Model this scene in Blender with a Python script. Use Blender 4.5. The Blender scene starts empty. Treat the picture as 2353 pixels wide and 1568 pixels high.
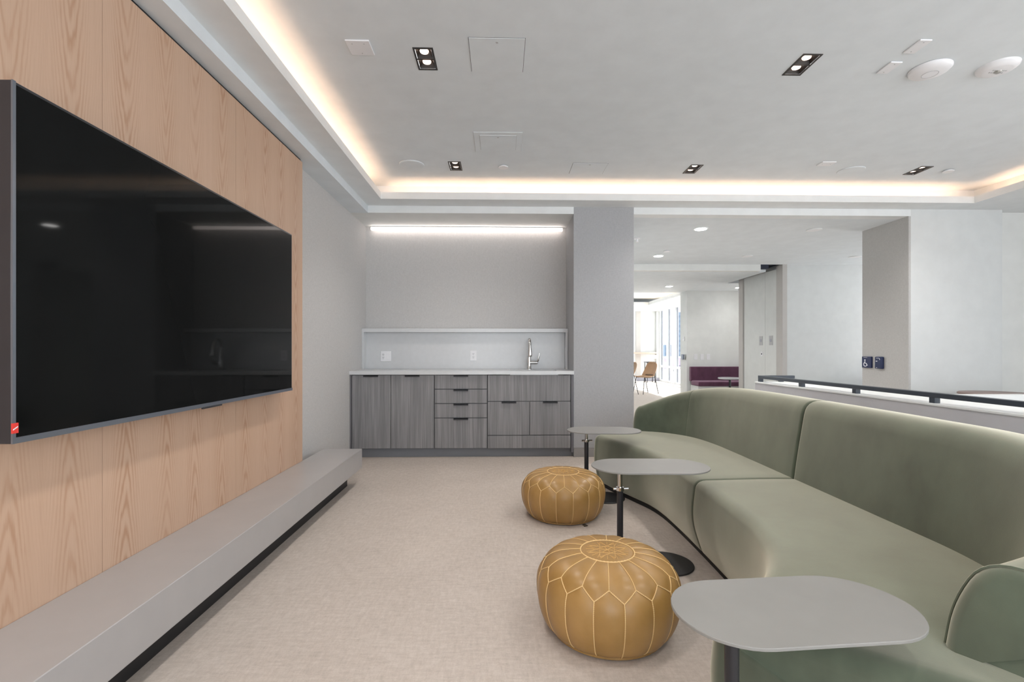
import bpy, bmesh, math, random
from mathutils import Vector, Matrix
random.seed(7)
S = bpy.context.scene
COL = S.collection
PI = math.pi

# ------------------------------------------------------------------ camera
cam_d = bpy.data.cameras.new('camera')
cam = bpy.data.objects.new('camera', cam_d)
COL.objects.link(cam)
cam_d.sensor_width = 36.0
cam_d.lens = 1105.0 / 2353.0 * 36.0
cam_d.shift_y = 21.0 / 2353.0
cam_d.clip_start = 0.05
cam_d.clip_end = 2000
cam.location = (0, 0, 1.15)
cam.rotation_euler = (PI / 2, 0, -math.atan(25.5 / 1105.0))
S.camera = cam

# ------------------------------------------------------------------ world, sun, exposure
W = bpy.data.worlds.new('daylight')
S.world = W
W.use_nodes = True
bg = W.node_tree.nodes['Background']
bg.inputs['Color'].default_value = (0.93, 0.965, 1.0, 1)
bg.inputs['Strength'].default_value = 2.7

sun_d = bpy.data.lights.new('sun', 'SUN')
sun_d.energy = 14.0
sun_d.angle = math.radians(0.6)
sun_d.color = (1.0, 0.95, 0.88)
sun = bpy.data.objects.new('sun', sun_d)
COL.objects.link(sun)
sun.rotation_euler = Vector((-0.62, -0.10, -0.78)).to_track_quat('-Z', 'Y').to_euler()
sun.location = (30, 10, 40)

def portal(name, loc, direction, w, h):
    d = bpy.data.lights.new(name, 'AREA')
    d.shape = 'RECTANGLE'; d.size = w; d.size_y = h
    d.cycles.is_portal = True
    o = bpy.data.objects.new(name, d)
    COL.objects.link(o)
    o.location = loc
    o.rotation_euler = Vector(direction).to_track_quat('-Z', 'Z').to_euler()
    return o
portal('window_portal_rear', (2.6, -2.36, 1.42), (0, 1, 0), 7.6, 2.5)
portal('window_portal_far', (5.90, 14.7, 1.3), (-1, 0, 0), 6.3, 2.6)
portal('window_portal_corridor', (7.55, 6.8, 1.3), (-1, 0, 0), 2.5, 2.5)
portal('window_portal_side', (6.70, 0.5, 1.42), (-1, 0, 0), 4.0, 2.4)

S.view_settings.view_transform = 'Standard'
S.view_settings.look = 'None'
S.view_settings.gamma = 1.0
S.view_settings.use_curve_mapping = False
S.view_settings.exposure = 0.92

# ------------------------------------------------------------------ node materials
class N:
    def __init__(s, name):
        s.m = bpy.data.materials.new(name)
        s.m.use_nodes = True
        s.t = s.m.node_tree
        s.b = s.t.nodes['Principled BSDF']
        s.out = s.t.nodes['Material Output']
    def n(s, typ, **kw):
        nd = s.t.nodes.new(typ)
        for k, v in kw.items():
            setattr(nd, k, v)
        return nd
    def l(s, a, b):
        s.t.links.new(a, b)
    def val(s, inp, v):
        if hasattr(v, 'is_output'):
            s.l(v, inp)
        else:
            inp.default_value = v
    def math(s, op, a, b=0.0, c=None):
        nd = s.n('ShaderNodeMath', operation=op)
        s.val(nd.inputs[0], a); s.val(nd.inputs[1], b)
        if c is not None: s.val(nd.inputs[2], c)
        return nd.outputs[0]
    def pos(s):
        return s.n('ShaderNodeNewGeometry').outputs['Position']
    def obj(s):
        return s.n('ShaderNodeTexCoord').outputs['Object']
    def mapping(s, vec, scale=(1, 1, 1), rot=(0, 0, 0), loc=(0, 0, 0)):
        nd = s.n('ShaderNodeMapping')
        s.l(vec, nd.inputs['Vector'])
        nd.inputs['Scale'].default_value = scale
        nd.inputs['Rotation'].default_value = rot
        nd.inputs['Location'].default_value = loc
        return nd.outputs[0]
    def noise(s, vec, scale=5, detail=3, rough=0.55):
        nd = s.n('ShaderNodeTexNoise')
        s.l(vec, nd.inputs['Vector'])
        nd.inputs['Scale'].default_value = scale
        nd.inputs['Detail'].default_value = detail
        nd.inputs['Roughness'].default_value = rough
        return nd.outputs['Fac']
    def ramp(s, fac, stops):
        nd = s.n('ShaderNodeValToRGB')
        s.l(fac, nd.inputs[0])
        cr = nd.color_ramp
        while len(cr.elements) < len(stops): cr.elements.new(0.5)
        for e, (p, c) in zip(cr.elements, stops):
            e.position = p
            e.color = (*c, 1) if len(c) == 3 else c
        return nd.outputs[0]
    def mix(s, fac, a, b, mode='MIX'):
        nd = s.n('ShaderNodeMix', data_type='RGBA', blend_type=mode)
        s.val(nd.inputs['Factor'], fac)
        for i, v in ((6, a), (7, b)):
            if hasattr(v, 'is_output'): s.l(v, nd.inputs[i])
            else: nd.inputs[i].default_value = (*v, 1) if len(v) == 3 else v
        return nd.outputs[2]
    def bump(s, h, strength=0.2, dist=0.01):
        nd = s.n('ShaderNodeBump')
        s.l(h, nd.inputs['Height'])
        nd.inputs['Strength'].default_value = strength
        nd.inputs['Distance'].default_value = dist
        s.l(nd.outputs[0], s.b.inputs['Normal'])
    def set(s, color=None, rough=None, metal=None, spec=None, coat=None, sheen=None):
        if color is not None:
            if hasattr(color, 'is_output'): s.l(color, s.b.inputs['Base Color'])
            else: s.b.inputs['Base Color'].default_value = (*color, 1)
        if rough is not None: s.val(s.b.inputs['Roughness'], rough)
        if metal is not None: s.b.inputs['Metallic'].default_value = metal
        if spec is not None: s.b.inputs['Specular IOR Level'].default_value = spec
        if coat is not None: s.b.inputs['Coat Weight'].default_value = coat
        return s

M = {}
def plain(name, color, rough=0.5, metal=0.0, spec=None, var=0.03, scale=6.0):
    """solid finish with a faint procedural tone variation"""
    n = N(name)
    f = n.noise(n.obj(), scale, 3)
    a = tuple(max(0, c * (1 - var)) for c in color); b = tuple(min(1, c * (1 + var)) for c in color)
    n.set(n.ramp(f, [(0.3, a), (0.7, b)]), rough, metal, spec)
    M[name] = n.m
    return n

plain('ceiling_paint', (0.72, 0.762, 0.79), 0.7)
plain('trim_paint', (0.775, 0.795, 0.80), 0.5)
plain('wall_white', (0.655, 0.675, 0.675), 0.55)
plain('wall_soft_white', (0.73, 0.74, 0.725), 0.6)
plain('quartz', (0.60, 0.61, 0.62), 0.22, var=0.02, scale=20)
plain('bench_lacquer', (0.40, 0.385, 0.38), 0.28)
plain('black_kick', (0.012, 0.012, 0.014), 0.5)
plain('black_metal', (0.018, 0.018, 0.022), 0.4)
plain('charcoal_rail', (0.035, 0.045, 0.062), 0.38)
plain('tv_bezel', (0.03, 0.03, 0.035), 0.3)
plain('tv_edge', (0.20, 0.22, 0.26), 0.3, 0.6)
plain('red_sticker', (0.75, 0.05, 0.04), 0.4)
plain('white_plastic', (0.80, 0.80, 0.82), 0.35)
plain('grey_plastic', (0.45, 0.45, 0.46), 0.4)
plain('dark_slot', (0.05, 0.05, 0.055), 0.6)
plain('chrome', (0.72, 0.71, 0.70), 0.13, 1.0)
plain('table_top', (0.24, 0.235, 0.222), 0.45, 0.0, var=0.05)
plain('post_black', (0.02, 0.02, 0.024), 0.35)
plain('fixture_black', (0.022, 0.018, 0.016), 0.45)
plain('baseboard_grey', (0.30, 0.29, 0.285), 0.45)
plain('kick_blue_grey', (0.16, 0.165, 0.18), 0.5)
plain('cabinet_edge', (0.13, 0.13, 0.14), 0.5)
plain('halfwall_grey', (0.52, 0.52, 0.55), 0.55)
plain('door_laminate', (0.70, 0.715, 0.70), 0.45)
plain('jamb_taupe', (0.52, 0.50, 0.48), 0.55)
plain('steel', (0.45, 0.45, 0.44), 0.35, 0.8)
plain('navy_plastic', (0.010, 0.020, 0.075), 0.35)
plain('navy_dark', (0.006, 0.010, 0.03), 0.5)
plain('sign_white', (0.85, 0.86, 0.88), 0.5)
plain('tan_shell', (0.52, 0.34, 0.21), 0.5)
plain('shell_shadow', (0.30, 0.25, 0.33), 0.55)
plain('tile_light', (0.62, 0.63, 0.64), 0.35)
plain('frame_white', (0.75, 0.77, 0.78), 0.4)
plain('frame_slate', (0.36, 0.36, 0.42), 0.5)
plain('ledge_wood', (0.60, 0.47, 0.38), 0.45)
plain('terrace', (0.70, 0.70, 0.70), 0.7)
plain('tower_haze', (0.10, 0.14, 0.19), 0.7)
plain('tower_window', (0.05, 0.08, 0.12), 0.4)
plain('round_table_brown', (0.22, 0.15, 0.13), 0.4)
plain('cord_dark', (0.05, 0.035, 0.02), 0.6)
plain('sofa_plinth', (0.012, 0.012, 0.012), 0.6)

def emis(name, color, strength):
    n = N(name)
    n.set((0.9, 0.9, 0.9), 0.5)
    n.b.inputs['Emission Color'].default_value = (*color, 1)
    n.b.inputs['Emission Strength'].default_value = strength
    M[name] = n.m
emis('cove_led', (1.0, 0.62, 0.39), 7.5)
emis('cove_led_far', (1.0, 0.66, 0.40), 18.0)
emis('bar_led', (1.0, 0.88, 0.82), 2.0)
emis('spot_lamp', (1.0, 0.72, 0.56), 2.0)
emis('panel_lamp', (1.0, 0.98, 0.95), 20.0)

# linen wallpaper
def linen(name, color):
    n = N(name)
    p = n.pos()
    a = n.noise(n.mapping(p, (40, 40, 420)), 1.0, 2)
    b = n.noise(n.mapping(p, (420, 420, 40)), 1.0, 2)
    c = n.noise(p, 1.3, 3)
    w = n.math('ADD', n.math('MULTIPLY', a, 0.5), n.math('MULTIPLY', b, 0.5))
    col = n.ramp(w, [(0.36, tuple(x * 0.90 for x in color)), (0.64, tuple(min(1, x * 1.09) for x in color))])
    col = n.mix(n.math('MULTIPLY', c, 0.08), col, (0.45, 0.45, 0.46))
    n.set(col, 0.75)
    n.bump(w, 0.25, 0.002)
    M[name] = n.m
linen('linen_wall', (0.55, 0.54, 0.53))
linen('linen_column', (0.39, 0.395, 0.407))
linen('linen_taupe', (0.49, 0.485, 0.47))

# oak veneer: stacked cathedral figure per veneer leaf
def oak():
    n = N('oak_veneer')
    p = n.pos()
    sep = n.n('ShaderNodeSeparateXYZ'); n.l(p, sep.inputs[0])
    y, z = sep.outputs[1], sep.outputs[2]
    leaf = 0.2325
    q = n.math('DIVIDE', n.math('SUBTRACT', y, 0.022), leaf)
    idx = n.math('FLOOR', q)
    wn = n.n('ShaderNodeTexWhiteNoise', noise_dimensions='1D'); n.l(n.math('ADD', idx, 3.3), wn.inputs['W'])
    r1 = wn.outputs['Value']
    wn2 = n.n('ShaderNodeTexWhiteNoise', noise_dimensions='1D'); n.l(n.math('ADD', idx, 31.7), wn2.inputs['W'])
    r2 = wn2.outputs['Value']
    u = n.math('MULTIPLY', n.math('SUBTRACT', n.math('SUBTRACT', q, idx), n.math('ADD', 0.40, n.math('MULTIPLY', r2, 0.20))), leaf)
    dis = n.noise(n.mapping(p, (1, 5, 1.1)), 1.0, 2)
    dis2 = n.noise(n.mapping(p, (1, 22, 2.6)), 1.0, 4, 0.65)
    u = n.math('ADD', u, n.math('MULTIPLY', n.math('SUBTRACT', dis, 0.5), 0.040))
    au = n.math('ABSOLUTE', u)
    gu = n.math('MULTIPLY', n.math('POWER', n.math('SQRT', n.math('ADD', n.math('MULTIPLY', u, u), 0.00012)), 1.45), 3.0)
    z0 = n.math('ADD', 1.05, n.math('MULTIPLY', r1, 0.5))
    hz = n.math('MULTIPLY', n.math('ABSOLUTE', n.math('SUBTRACT', z, z0)), n.math('ADD', 0.10, n.math('MULTIPLY', r2, 0.05)))
    r = n.math('SUBTRACT', hz, gu)
    r = n.math('ADD', r, n.math('MULTIPLY', n.math('SUBTRACT', dis2, 0.5), 0.030))
    ph = n.math('MULTIPLY', r, 2 * PI / 0.0165)
    ring = n.math('ADD', n.math('MULTIPLY', n.math('SINE', ph), 0.5), 0.5)
    ring = n.math('POWER', ring, 1.7)
    brk = n.noise(n.mapping(p, (1, 7, 2.2), loc=(3, 1, 7)), 1.0, 3)
    ring = n.math('MULTIPLY', ring, n.ramp(brk, [(0.30, (0.25,) * 3), (0.62, (1, 1, 1))]))
    fade = n.n('ShaderNodeMapRange'); n.l(au, fade.inputs[0])
    fade.inputs[1].default_value = 0.02; fade.inputs[2].default_value = 0.085
    fade.inputs[3].default_value = 1.0; fade.inputs[4].default_value = 0.18
    ring = n.math('MULTIPLY', ring, fade.outputs[0])
    pore = n.noise(n.mapping(p, (300, 300, 7)), 1.0, 3, 0.6)
    fine = n.noise(n.mapping(p, (70, 70, 1.2)), 1.0, 3, 0.6)
    blot = n.noise(n.mapping(p, (1, 2.5, 0.7)), 1.0, 2)
    base = n.mix(fine, (0.62, 0.445, 0.335), (0.54, 0.37, 0.265))
    base = n.mix(n.math('MULTIPLY', blot, 0.35), base, (0.60, 0.37, 0.25))
    tone = n.mix(n.math('MULTIPLY', r1, 0.22), base, (0.50, 0.33, 0.22))
    col = n.mix(n.math('MULTIPLY', ring, 0.66), tone, (0.40, 0.215, 0.12))
    pf = n.ramp(pore, [(0.56, (0, 0, 0)), (0.70, (1, 1, 1))])
    col = n.mix(n.math('MULTIPLY', pf, 0.20), col, (0.34, 0.19, 0.11))
    n.set(col, 0.48, spec=0.35)
    n.bump(pore, 0.08, 0.002)
    M['oak_veneer'] = n.m
oak()

# grey textured cabinet laminate, vertical grain
def cab(name, horiz=False):
    n = N(name)
    p = n.pos()
    a = n.noise(n.mapping(p, (150, 20, 2.2) if not horiz else (3, 20, 150)), 1.0, 4, 0.6)
    b = n.noise(n.mapping(p, (26, 8, 0.8) if not horiz else (0.8, 8, 26)), 1.0, 3)
    c = n.math('ADD', n.math('MULTIPLY', a, 0.55), n.math('MULTIPLY', b, 0.45))
    n.set(n.ramp(c, [(0.34, (0.140, 0.136, 0.142)), (0.5, (0.212, 0.206, 0.212)), (0.67, (0.30, 0.29, 0.296))]), 0.5)
    n.bump(a, 0.08, 0.002)
    M[name] = n.m
cab('cabinet_laminate')

# woven vinyl / short pile flooring
def flooring():
    n = N('floor_weave')
    p = n.pos()
    a = n.noise(n.mapping(p, (16, 62, 1), (0, 0, 0.35)), 1.0, 4, 0.65)
    b = n.noise(n.mapping(p, (62, 16, 1), (0, 0, 0.35)), 1.0, 4, 0.65)
    c = n.noise(p, 3.0, 5, 0.65)
    d = n.noise(n.mapping(p, (260, 90, 1), (0, 0, 0.35)), 1.0, 2)
    e = n.noise(n.mapping(p, (90, 260, 1), (0, 0, 0.35)), 1.0, 2)
    w = n.math('ADD', n.math('MULTIPLY', n.math('ADD', a, b), 0.30), n.math('ADD', n.math('MULTIPLY', c, 0.14), n.math('MULTIPLY', n.math('ADD', d, e), 0.13)))
    n.set(n.ramp(w, [(0.36, (0.40, 0.35, 0.305)), (0.5, (0.50, 0.44, 0.39)), (0.64, (0.595, 0.535, 0.485))]), 0.62, spec=0.3)
    n.bump(n.math('ADD', d, e), 0.12, 0.002)
    M['floor_weave'] = n.m
flooring()

# velvet
def velvet(name, base, tint, sheen=1.0):
    n = N(name)
    p = n.pos()
    a = n.noise(p, 3.2, 4, 0.6)
    b = n.noise(n.mapping(p, (9, 9, 4)), 1.0, 3, 0.6)
    w = n.math('ADD', n.math('MULTIPLY', a, 0.6), n.math('MULTIPLY', b, 0.4))
    lo = tuple(x * 0.72 for x in base); hi = tuple(x * 1.30 for x in base)
    n.set(n.ramp(w, [(0.34, lo), (0.66, hi)]), 0.85, spec=0.15)
    n.b.inputs['Sheen Weight'].default_value = sheen
    n.b.inputs['Sheen Roughness'].default_value = 0.51
    n.b.inputs['Sheen Tint'].default_value = (*tint, 1)
    f = n.noise(p, 420, 2)
    n.bump(f, 0.10, 0.002)
    M[name] = n.m
velvet('sofa_velvet', (0.074, 0.092, 0.064), (1.0, 0.95, 0.78))
velvet('plum_velvet', (0.105, 0.042, 0.075), (0.7, 0.5, 0.6), 0.6)

# leather
def leather():
    n = N('tan_leather')
    p = n.obj()
    a = n.noise(p, 7, 4, 0.6)
    v = n.noise(p, 160, 3, 0.6)
    n.set(n.ramp(a, [(0.3, (0.305, 0.17, 0.048)), (0.7, (0.385, 0.222, 0.075))]), n.ramp(a, [(0.3, (0.30,) * 3), (0.7, (0.42,) * 3)]), spec=0.5)
    n.bump(v, 0.10, 0.002)
    M['tan_leather'] = n.m
leather()
plain('stitch_thread', (0.76, 0.53, 0.25), 0.7)
plain('embroidery_thread', (0.60, 0.38, 0.15), 0.7)

# TV glass
n = N('tv_glass')
f_ = n.noise(n.obj(), 1.5, 2)
n.set(n.ramp(f_, [(0.3, (0.0055, 0.006, 0.006)), (0.7, (0.0075, 0.008, 0.008))]), 0.045, spec=0.07)
M['tv_glass'] = n.m

# window glass
n = N('window_glass')
tr = n.n('ShaderNodeBsdfTransparent'); gl = n.n('ShaderNodeBsdfGlossy'); mx = n.n('ShaderNodeMixShader')
tr.inputs[0].default_value = (0.96, 0.965, 0.97, 1)
gl.inputs['Roughness'].default_value = 0.02
mx.inputs[0].default_value = 0.06
n.l(tr.outputs[0], mx.inputs[1]); n.l(gl.outputs[0], mx.inputs[2]); n.l(mx.outputs[0], n.out.inputs[0])
M['window_glass'] = n.m

n = N('tinted_glass')
tr = n.n('ShaderNodeBsdfTransparent'); gl = n.n('ShaderNodeBsdfGlossy'); mx = n.n('ShaderNodeMixShader')
tr.inputs[0].default_value = (0.88, 0.90, 0.91, 1)
gl.inputs['Roughness'].default_value = 0.02
mx.inputs[0].default_value = 0.06
n.l(tr.outputs[0], mx.inputs[1]); n.l(gl.outputs[0], mx.inputs[2]); n.l(mx.outputs[0], n.out.inputs[0])
M['tinted_glass'] = n.m

# ------------------------------------------------------------------ geometry helpers
ROOTLOC = {}
class G:
    def __init__(s):
        s.v = []; s.f = []
    def add(s, vs, fs):
        o = len(s.v)
        s.v += [tuple(v) for v in vs]
        s.f += [tuple(i + o for i in f) for f in fs]
        return s
    def box(s, x0, x1, y0, y1, z0, z1):
        if x0 > x1: x0, x1 = x1, x0
        if y0 > y1: y0, y1 = y1, y0
        if z0 > z1: z0, z1 = z1, z0
        return s.add([(x0, y0, z0), (x1, y0, z0), (x1, y1, z0), (x0, y1, z0), (x0, y0, z1), (x1, y0, z1), (x1, y1, z1), (x0, y1, z1)],
                     [(0, 3, 2, 1), (4, 5, 6, 7), (0, 1, 5, 4), (1, 2, 6, 5), (2, 3, 7, 6), (3, 0, 4, 7)])
    def prism(s, poly, z0, z1):
        n = len(poly)
        vs = [(x, y, z0) for x, y in poly] + [(x, y, z1) for x, y in poly]
        fs = [tuple(reversed(range(n))), tuple(range(n, 2 * n))]
        fs += [(i, (i + 1) % n, n + (i + 1) % n, n + i) for i in range(n)]
        return s.add(vs, fs)
    def lathe(s, prof, c=(0, 0, 0), n=32, axis='z', sx=1.0, sy=1.0):
        vs = []; fs = []
        m = len(prof)
        for i in range(n):
            a = 2 * PI * i / n
            for r, h in prof:
                x, y, z = r * math.cos(a) * sx, r * math.sin(a) * sy, h
                if axis == 'x': x, y, z = z, x, y
                elif axis == 'y': x, y, z = x, -z, y
                vs.append((x + c[0], y + c[1], z + c[2]))
        for i in range(n):
            j = (i + 1) % n
            for k in range(m - 1):
                fs.append((i * m + k, j * m + k, j * m + k + 1, i * m + k + 1))
        fs.append(tuple(reversed([i * m for i in range(n)])))
        fs.append(tuple(i * m + m - 1 for i in range(n)))
        return s.add(vs, fs)
    def cyl(s, c, r, h, n=24, axis='z', r2=None):
        return s.lathe([(r, 0), (r if r2 is None else r2, h)], c, n, axis)
    def tube(s, path, r, n=8, closed=False, radii=None):
        P = [Vector(p) for p in path]
        m = len(P)
        vs = []; fs = []
        up = Vector((0.013, 0.021, 1)).normalized()
        prev = None
        for i, p in enumerate(P):
            if closed: t = P[(i + 1) % m] - P[i - 1]
            else: t = P[min(i + 1, m - 1)] - P[max(i - 1, 0)]
            t.normalize()
            if prev is None:
                a = t.cross(up)
                if a.length < 0.05: a = t.cross(Vector((1, 0, 0)))
            else:
                a = prev - t * prev.dot(t)
            a.normalize(); prev = a
            b = t.cross(a)
            rr = radii[i] if radii else r
            for k in range(n):
                q = 2 * PI * k / n
                vs.append(p + (a * math.cos(q) + b * math.sin(q)) * rr)
        for i in range(m if closed else m - 1):
            j = (i + 1) % m
            for k in range(n):
                l = (k + 1) % n
                fs.append((i * n + k, j * n + k, j * n + l, i * n + l))
        if not closed:
            fs.append(tuple(range(n)))
            fs.append(tuple(reversed(range((m - 1) * n, m * n))))
        return s.add(vs, fs)
    def grid(s, fn, nu, nv, flip=False):
        vs = [fn(i / nu, j / nv) for i in range(nu + 1) for j in range(nv + 1)]
        fs = []
        for i in range(nu):
            for j in range(nv):
                a = i * (nv + 1) + j
                q = (a, a + nv + 1, a + nv + 2, a + 1)
                fs.append(tuple(reversed(q)) if flip else q)
        return s.add(vs, fs)
    def make(s, name, mat, parent=None, smooth=False, bevel=0.0, seg=2, angle=40, solid=0.0, recalc=True):
        off = ROOTLOC.get(parent.name, Vector((0, 0, 0))) if parent else Vector((0, 0, 0))
        me = bpy.data.meshes.new(name)
        me.from_pydata([tuple(Vector(v) - off) for v in s.v], [], s.f)
        me.materials.append(M[mat])
        if recalc:
            bm = bmesh.new(); bm.from_mesh(me)
            bmesh.ops.recalc_face_normals(bm, faces=bm.faces)
            bm.to_mesh(me); bm.free()
        if smooth:
            me.polygons.foreach_set('use_smooth', [True] * len(me.polygons))
            try: me.set_sharp_from_angle(angle=math.radians(angle))
            except Exception: pass
        o = bpy.data.objects.new(name, me)
        COL.objects.link(o)
        if parent:
            o.parent = parent
            ROOTLOC[o.name] = off
        if solid:
            md = o.modifiers.new('thickness', 'SOLIDIFY'); md.thickness = solid; md.offset = 0
        if bevel:
            md = o.modifiers.new('bevel', 'BEVEL'); md.width = bevel; md.segments = seg
            md.limit_method = 'ANGLE'; md.angle_limit = math.radians(35)
            me.polygons.foreach_set('use_smooth', [True] * len(me.polygons))
            md.harden_normals = False
            try: me.set_sharp_from_angle(angle=math.radians(30))
            except Exception: pass
        return o

def tag(o, label, cat, group=None, kind=None):
    o['label'] = label
    if cat: o['category'] = cat
    if group: o['group'] = group
    if kind: o['kind'] = kind
    return o
def thing(name, loc, label, cat, group=None, kind=None):
    o = bpy.data.objects.new(name, None)
    o.empty_display_size = 0.05
    COL.objects.link(o)
    o.location = loc
    ROOTLOC[o.name] = Vector(loc)
    return tag(o, label, cat, group, kind)
def struct(name, g, mat, label, cat='wall', **kw):
    return tag(g.make(name, mat, **kw), label, cat, kind='structure')
def dup(root, loc, label, rotz=None):
    r = root.copy(); COL.objects.link(r); r.location = loc; r['label'] = label
    if rotz is not None: r.rotation_euler = (0, 0, rotz)
    for ch in list(root.children):
        c = ch.copy(); COL.objects.link(c); c.parent = r
        for gch in list(ch.children):
            d = gch.copy(); COL.objects.link(d); d.parent = c
    return r
def B(*a): return G().box(*a)

# ================================================================== SETTING
LX = -1.61        # left wall plane
FY = 5.17         # plane of column face / header
LOW, MID, LIP, TOP = 2.62, 2.695, 2.765, 2.87

struct('floor', B(LX - 0.15, 9.2, -2.5, 18.1, -0.15, 0.0), 'floor_weave', 'beige and taupe woven floor covering through the lounge', 'floor')
wl = struct('wall_left', B(LX - 0.12, LX, -2.5, 5.9, 0, 2.95), 'linen_wall', 'pale linen papered wall to the left of the kitchenette')
# oak cladding panels, one object per panel
edge = [3.745, 2.812, 1.882, 0.952, 0.022, -0.908]
for a, b in zip(edge[:-1], edge[1:]):
    B(LX, -1.53, b + 0.0012, a - 0.0012, 0.0, 2.598).make('oak_panel', 'oak_veneer', wl)
B(LX, -1.545, -0.905, 3.742, 2.598, LOW).make('shadow_gap', 'black_kick', wl)

# kitchenette niche
struct('wall_niche', B(LX - 0.12, 0.80, 5.78, 5.9, 0, 2.95), 'linen_wall', 'taupe linen wall at the back of the kitchenette niche')
struct('wall_column', B(0.785, 1.437, FY, 5.9, 0, MID), 'linen_column', 'pale grey linen wall column between kitchenette and corridor opening')
g = B(0.785, 1.437, FY - 0.014, FY, 0.0, 0.086)
g.box(0.785, 1.437, FY - 0.010, FY, 0.086, 0.100)
g.box(1.437, 1.451, FY - 0.014, 5.9, 0.0, 0.1)
struct('baseboard_column', g, 'baseboard_grey', 'taupe grey baseboard along the foot of the column', 'baseboard', bevel=0.002)
struct('ceiling_niche', B(LX, 0.785, FY + 0.012, 5.78, LOW, 2.95), 'wall_soft_white', 'lowered ceiling above the kitchenette niche', 'ceiling')

# tray ceiling with cove
SPOTS = [(-0.445, 2.850), (-0.425, 4.500), (1.822, 4.525), (1.812, 2.856), (3.99, 4.512),
         (3.99, 2.850), (-0.44, 1.18), (1.81, 1.18), (3.99, 1.18), (-0.44, -0.48), (1.81, -0.48), (3.99, -0.48)]
def holed_slab(x0, x1, y0, y1, z0, z1, holes, hw, hl):
    g = G()
    ysb = sorted(set([y0, y1] + [v for _, y in holes for v in (y - hl, y + hl)]))
    for a, b in zip(ysb[:-1], ysb[1:]):
        cut = sorted(x for x, y in holes if y - hl <= (a + b) / 2 <= y + hl)
        cur = x0
        for x in cut:
            g.box(cur, x - hw, a, b, z0, z1); cur = x + hw
        g.box(cur, x1, a, b, z0, z1)
    return g
struct('ceiling', holed_slab(-1.37, 5.12, -2.4, 5.08, TOP, 2.98, SPOTS, 0.050, 0.100), 'ceiling_paint', 'smooth white tray ceiling of the lounge', 'ceiling')
struct('trim_1', B(LX, -1.42, -2.4, FY + 0.012, LOW, 2.98), 'ceiling_paint', 'lowest white bulkhead step running above the oak wall', 'bulkhead')
g = B(-1.42, -1.225, -2.4, 4.935, MID, 2.706)
g.box(-1.24, -1.225, -2.4, 4.95, 2.706, LIP)
g.box(-1.42, -1.365, -2.4, 5.08, 2.706, 2.98)
struct('trim_2', g, 'trim_paint', 'white cove ledge with upturned lip along the left of the tray', 'cove')
g = B(-1.42, 5.12, 4.935, FY + 0.012, MID, 2.706)
g.box(-1.225, 4.97, 4.935, 4.95, 2.706, LIP)
g.box(-1.42, 5.12, 5.07, FY + 0.012, 2.706, 2.98)
struct('trim_3', g, 'trim_paint', 'white cove ledge with upturned lip across the far side of the tray', 'cove')
g = B(4.97, 6.72, -2.4, 4.935, MID, 2.706)
g.box(4.97, 4.985, -2.4, 4.95, 2.706, LIP)
g.box(5.10, 6.72, -2.4, FY, 2.706, 2.98)
g.box(5.12, 6.72, 4.935, FY, MID, 2.706)
g.box(5.10, 6.9, FY, FY + 0.12, MID, 2.98)
struct('trim_4', g, 'trim_paint', 'white cove ledge and soffit along the right of the tray', 'cove')
struct('trim_5', B(-1.42, 0.785, FY, FY + 0.012, LOW, MID), 'trim_paint', 'narrow white fascia above the kitchenette niche', 'fascia')
struct('trim_6', B(1.437, 4.493, FY, 5.30, LOW, MID), 'trim_paint', 'white header fascia above the corridor opening', 'fascia')

# right hand walls
struct('wall_right', B(4.493, 5.52, FY, 5.845, 0, MID), 'wall_white', 'bright white wall face right of the corridor opening')
struct('wall_right_recess', B(5.52, 6.9, FY + 0.10, 5.845, 0, 2.98), 'wall_soft_white', 'grey shaded wall recess at the right edge of the picture')
struct('wall_stub', B(4.468, 4.493, FY, 5.845, 0, LOW), 'linen_taupe', 'taupe linen return wall carrying the accessible sign')
g = B(6.72, 6.9, -2.5, -1.5, 0, 2.98); g.box(6.72, 6.9, 2.5, FY + 0.1, 0, 2.98)
g.box(6.72, 6.9, -1.5, 2.5, 0, 0.2); g.box(6.72, 6.9, -1.5, 2.5, 2.62, 2.98)
struct('wall_side', g, 'wall_white', 'white side wall with windows beyond the right of the frame')
w5 = tag(thing('window_5', (6.8, 1.2, 0.2), 'tall side windows beyond the right of the frame', 'window'), 'tall side windows beyond the right of the frame', 'window', kind='structure')
for i in range(5):
    y = -1.5 + i * 1.0
    B(6.77, 6.83, max(-1.5, y - 0.03), min(2.5, y + 0.03), 0.2, 2.62).make('mullion', 'frame_white', w5)
    if i < 4:
        B(6.795, 6.805, y + 0.03, y + 0.97, 0.2, 2.62).make('pane', 'window_glass', w5)
# rear window wall behind the camera
g = B(LX - 0.12, -1.2, -2.5, -2.36, 0, 2.98)
g.box(6.4, 6.72, -2.5, -2.36, 0, 2.98)
g.box(-1.2, 6.4, -2.5, -2.36, 0, 0.16)
g.box(-1.2, 6.4, -2.5, -2.36, 2.66, 2.98)
struct('wall_rear', g, 'wall_white', 'white wall around the windows behind the camera')
w1 = tag(thing('window_1', (2.6, -2.43, 0.16), 'tall daylight windows in the wall behind the camera', 'window'), 'tall daylight windows in the wall behind the camera', 'window', kind='structure')
for i in range(6):
    x = -1.2 + i * 7.6 / 5
    B(max(-1.2, x - 0.03), min(6.4, x + 0.03), -2.46, -2.40, 0.16, 2.66).make('mullion', 'frame_white', w1)
    if i < 5:
        B(x + 0.03, x + 7.6 / 5 - 0.03, -2.435, -2.425, 0.16, 2.66).make('pane', 'window_glass', w1)

struct('sun_block_slab', B(6.9, 10.2, -2.5, 8.8, 2.98, 3.15), 'wall_white', 'unseen slab added outside the side windows to block the sun', 'sun_blocker')  # added out of view to keep direct sun out of side and corridor windows
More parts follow.
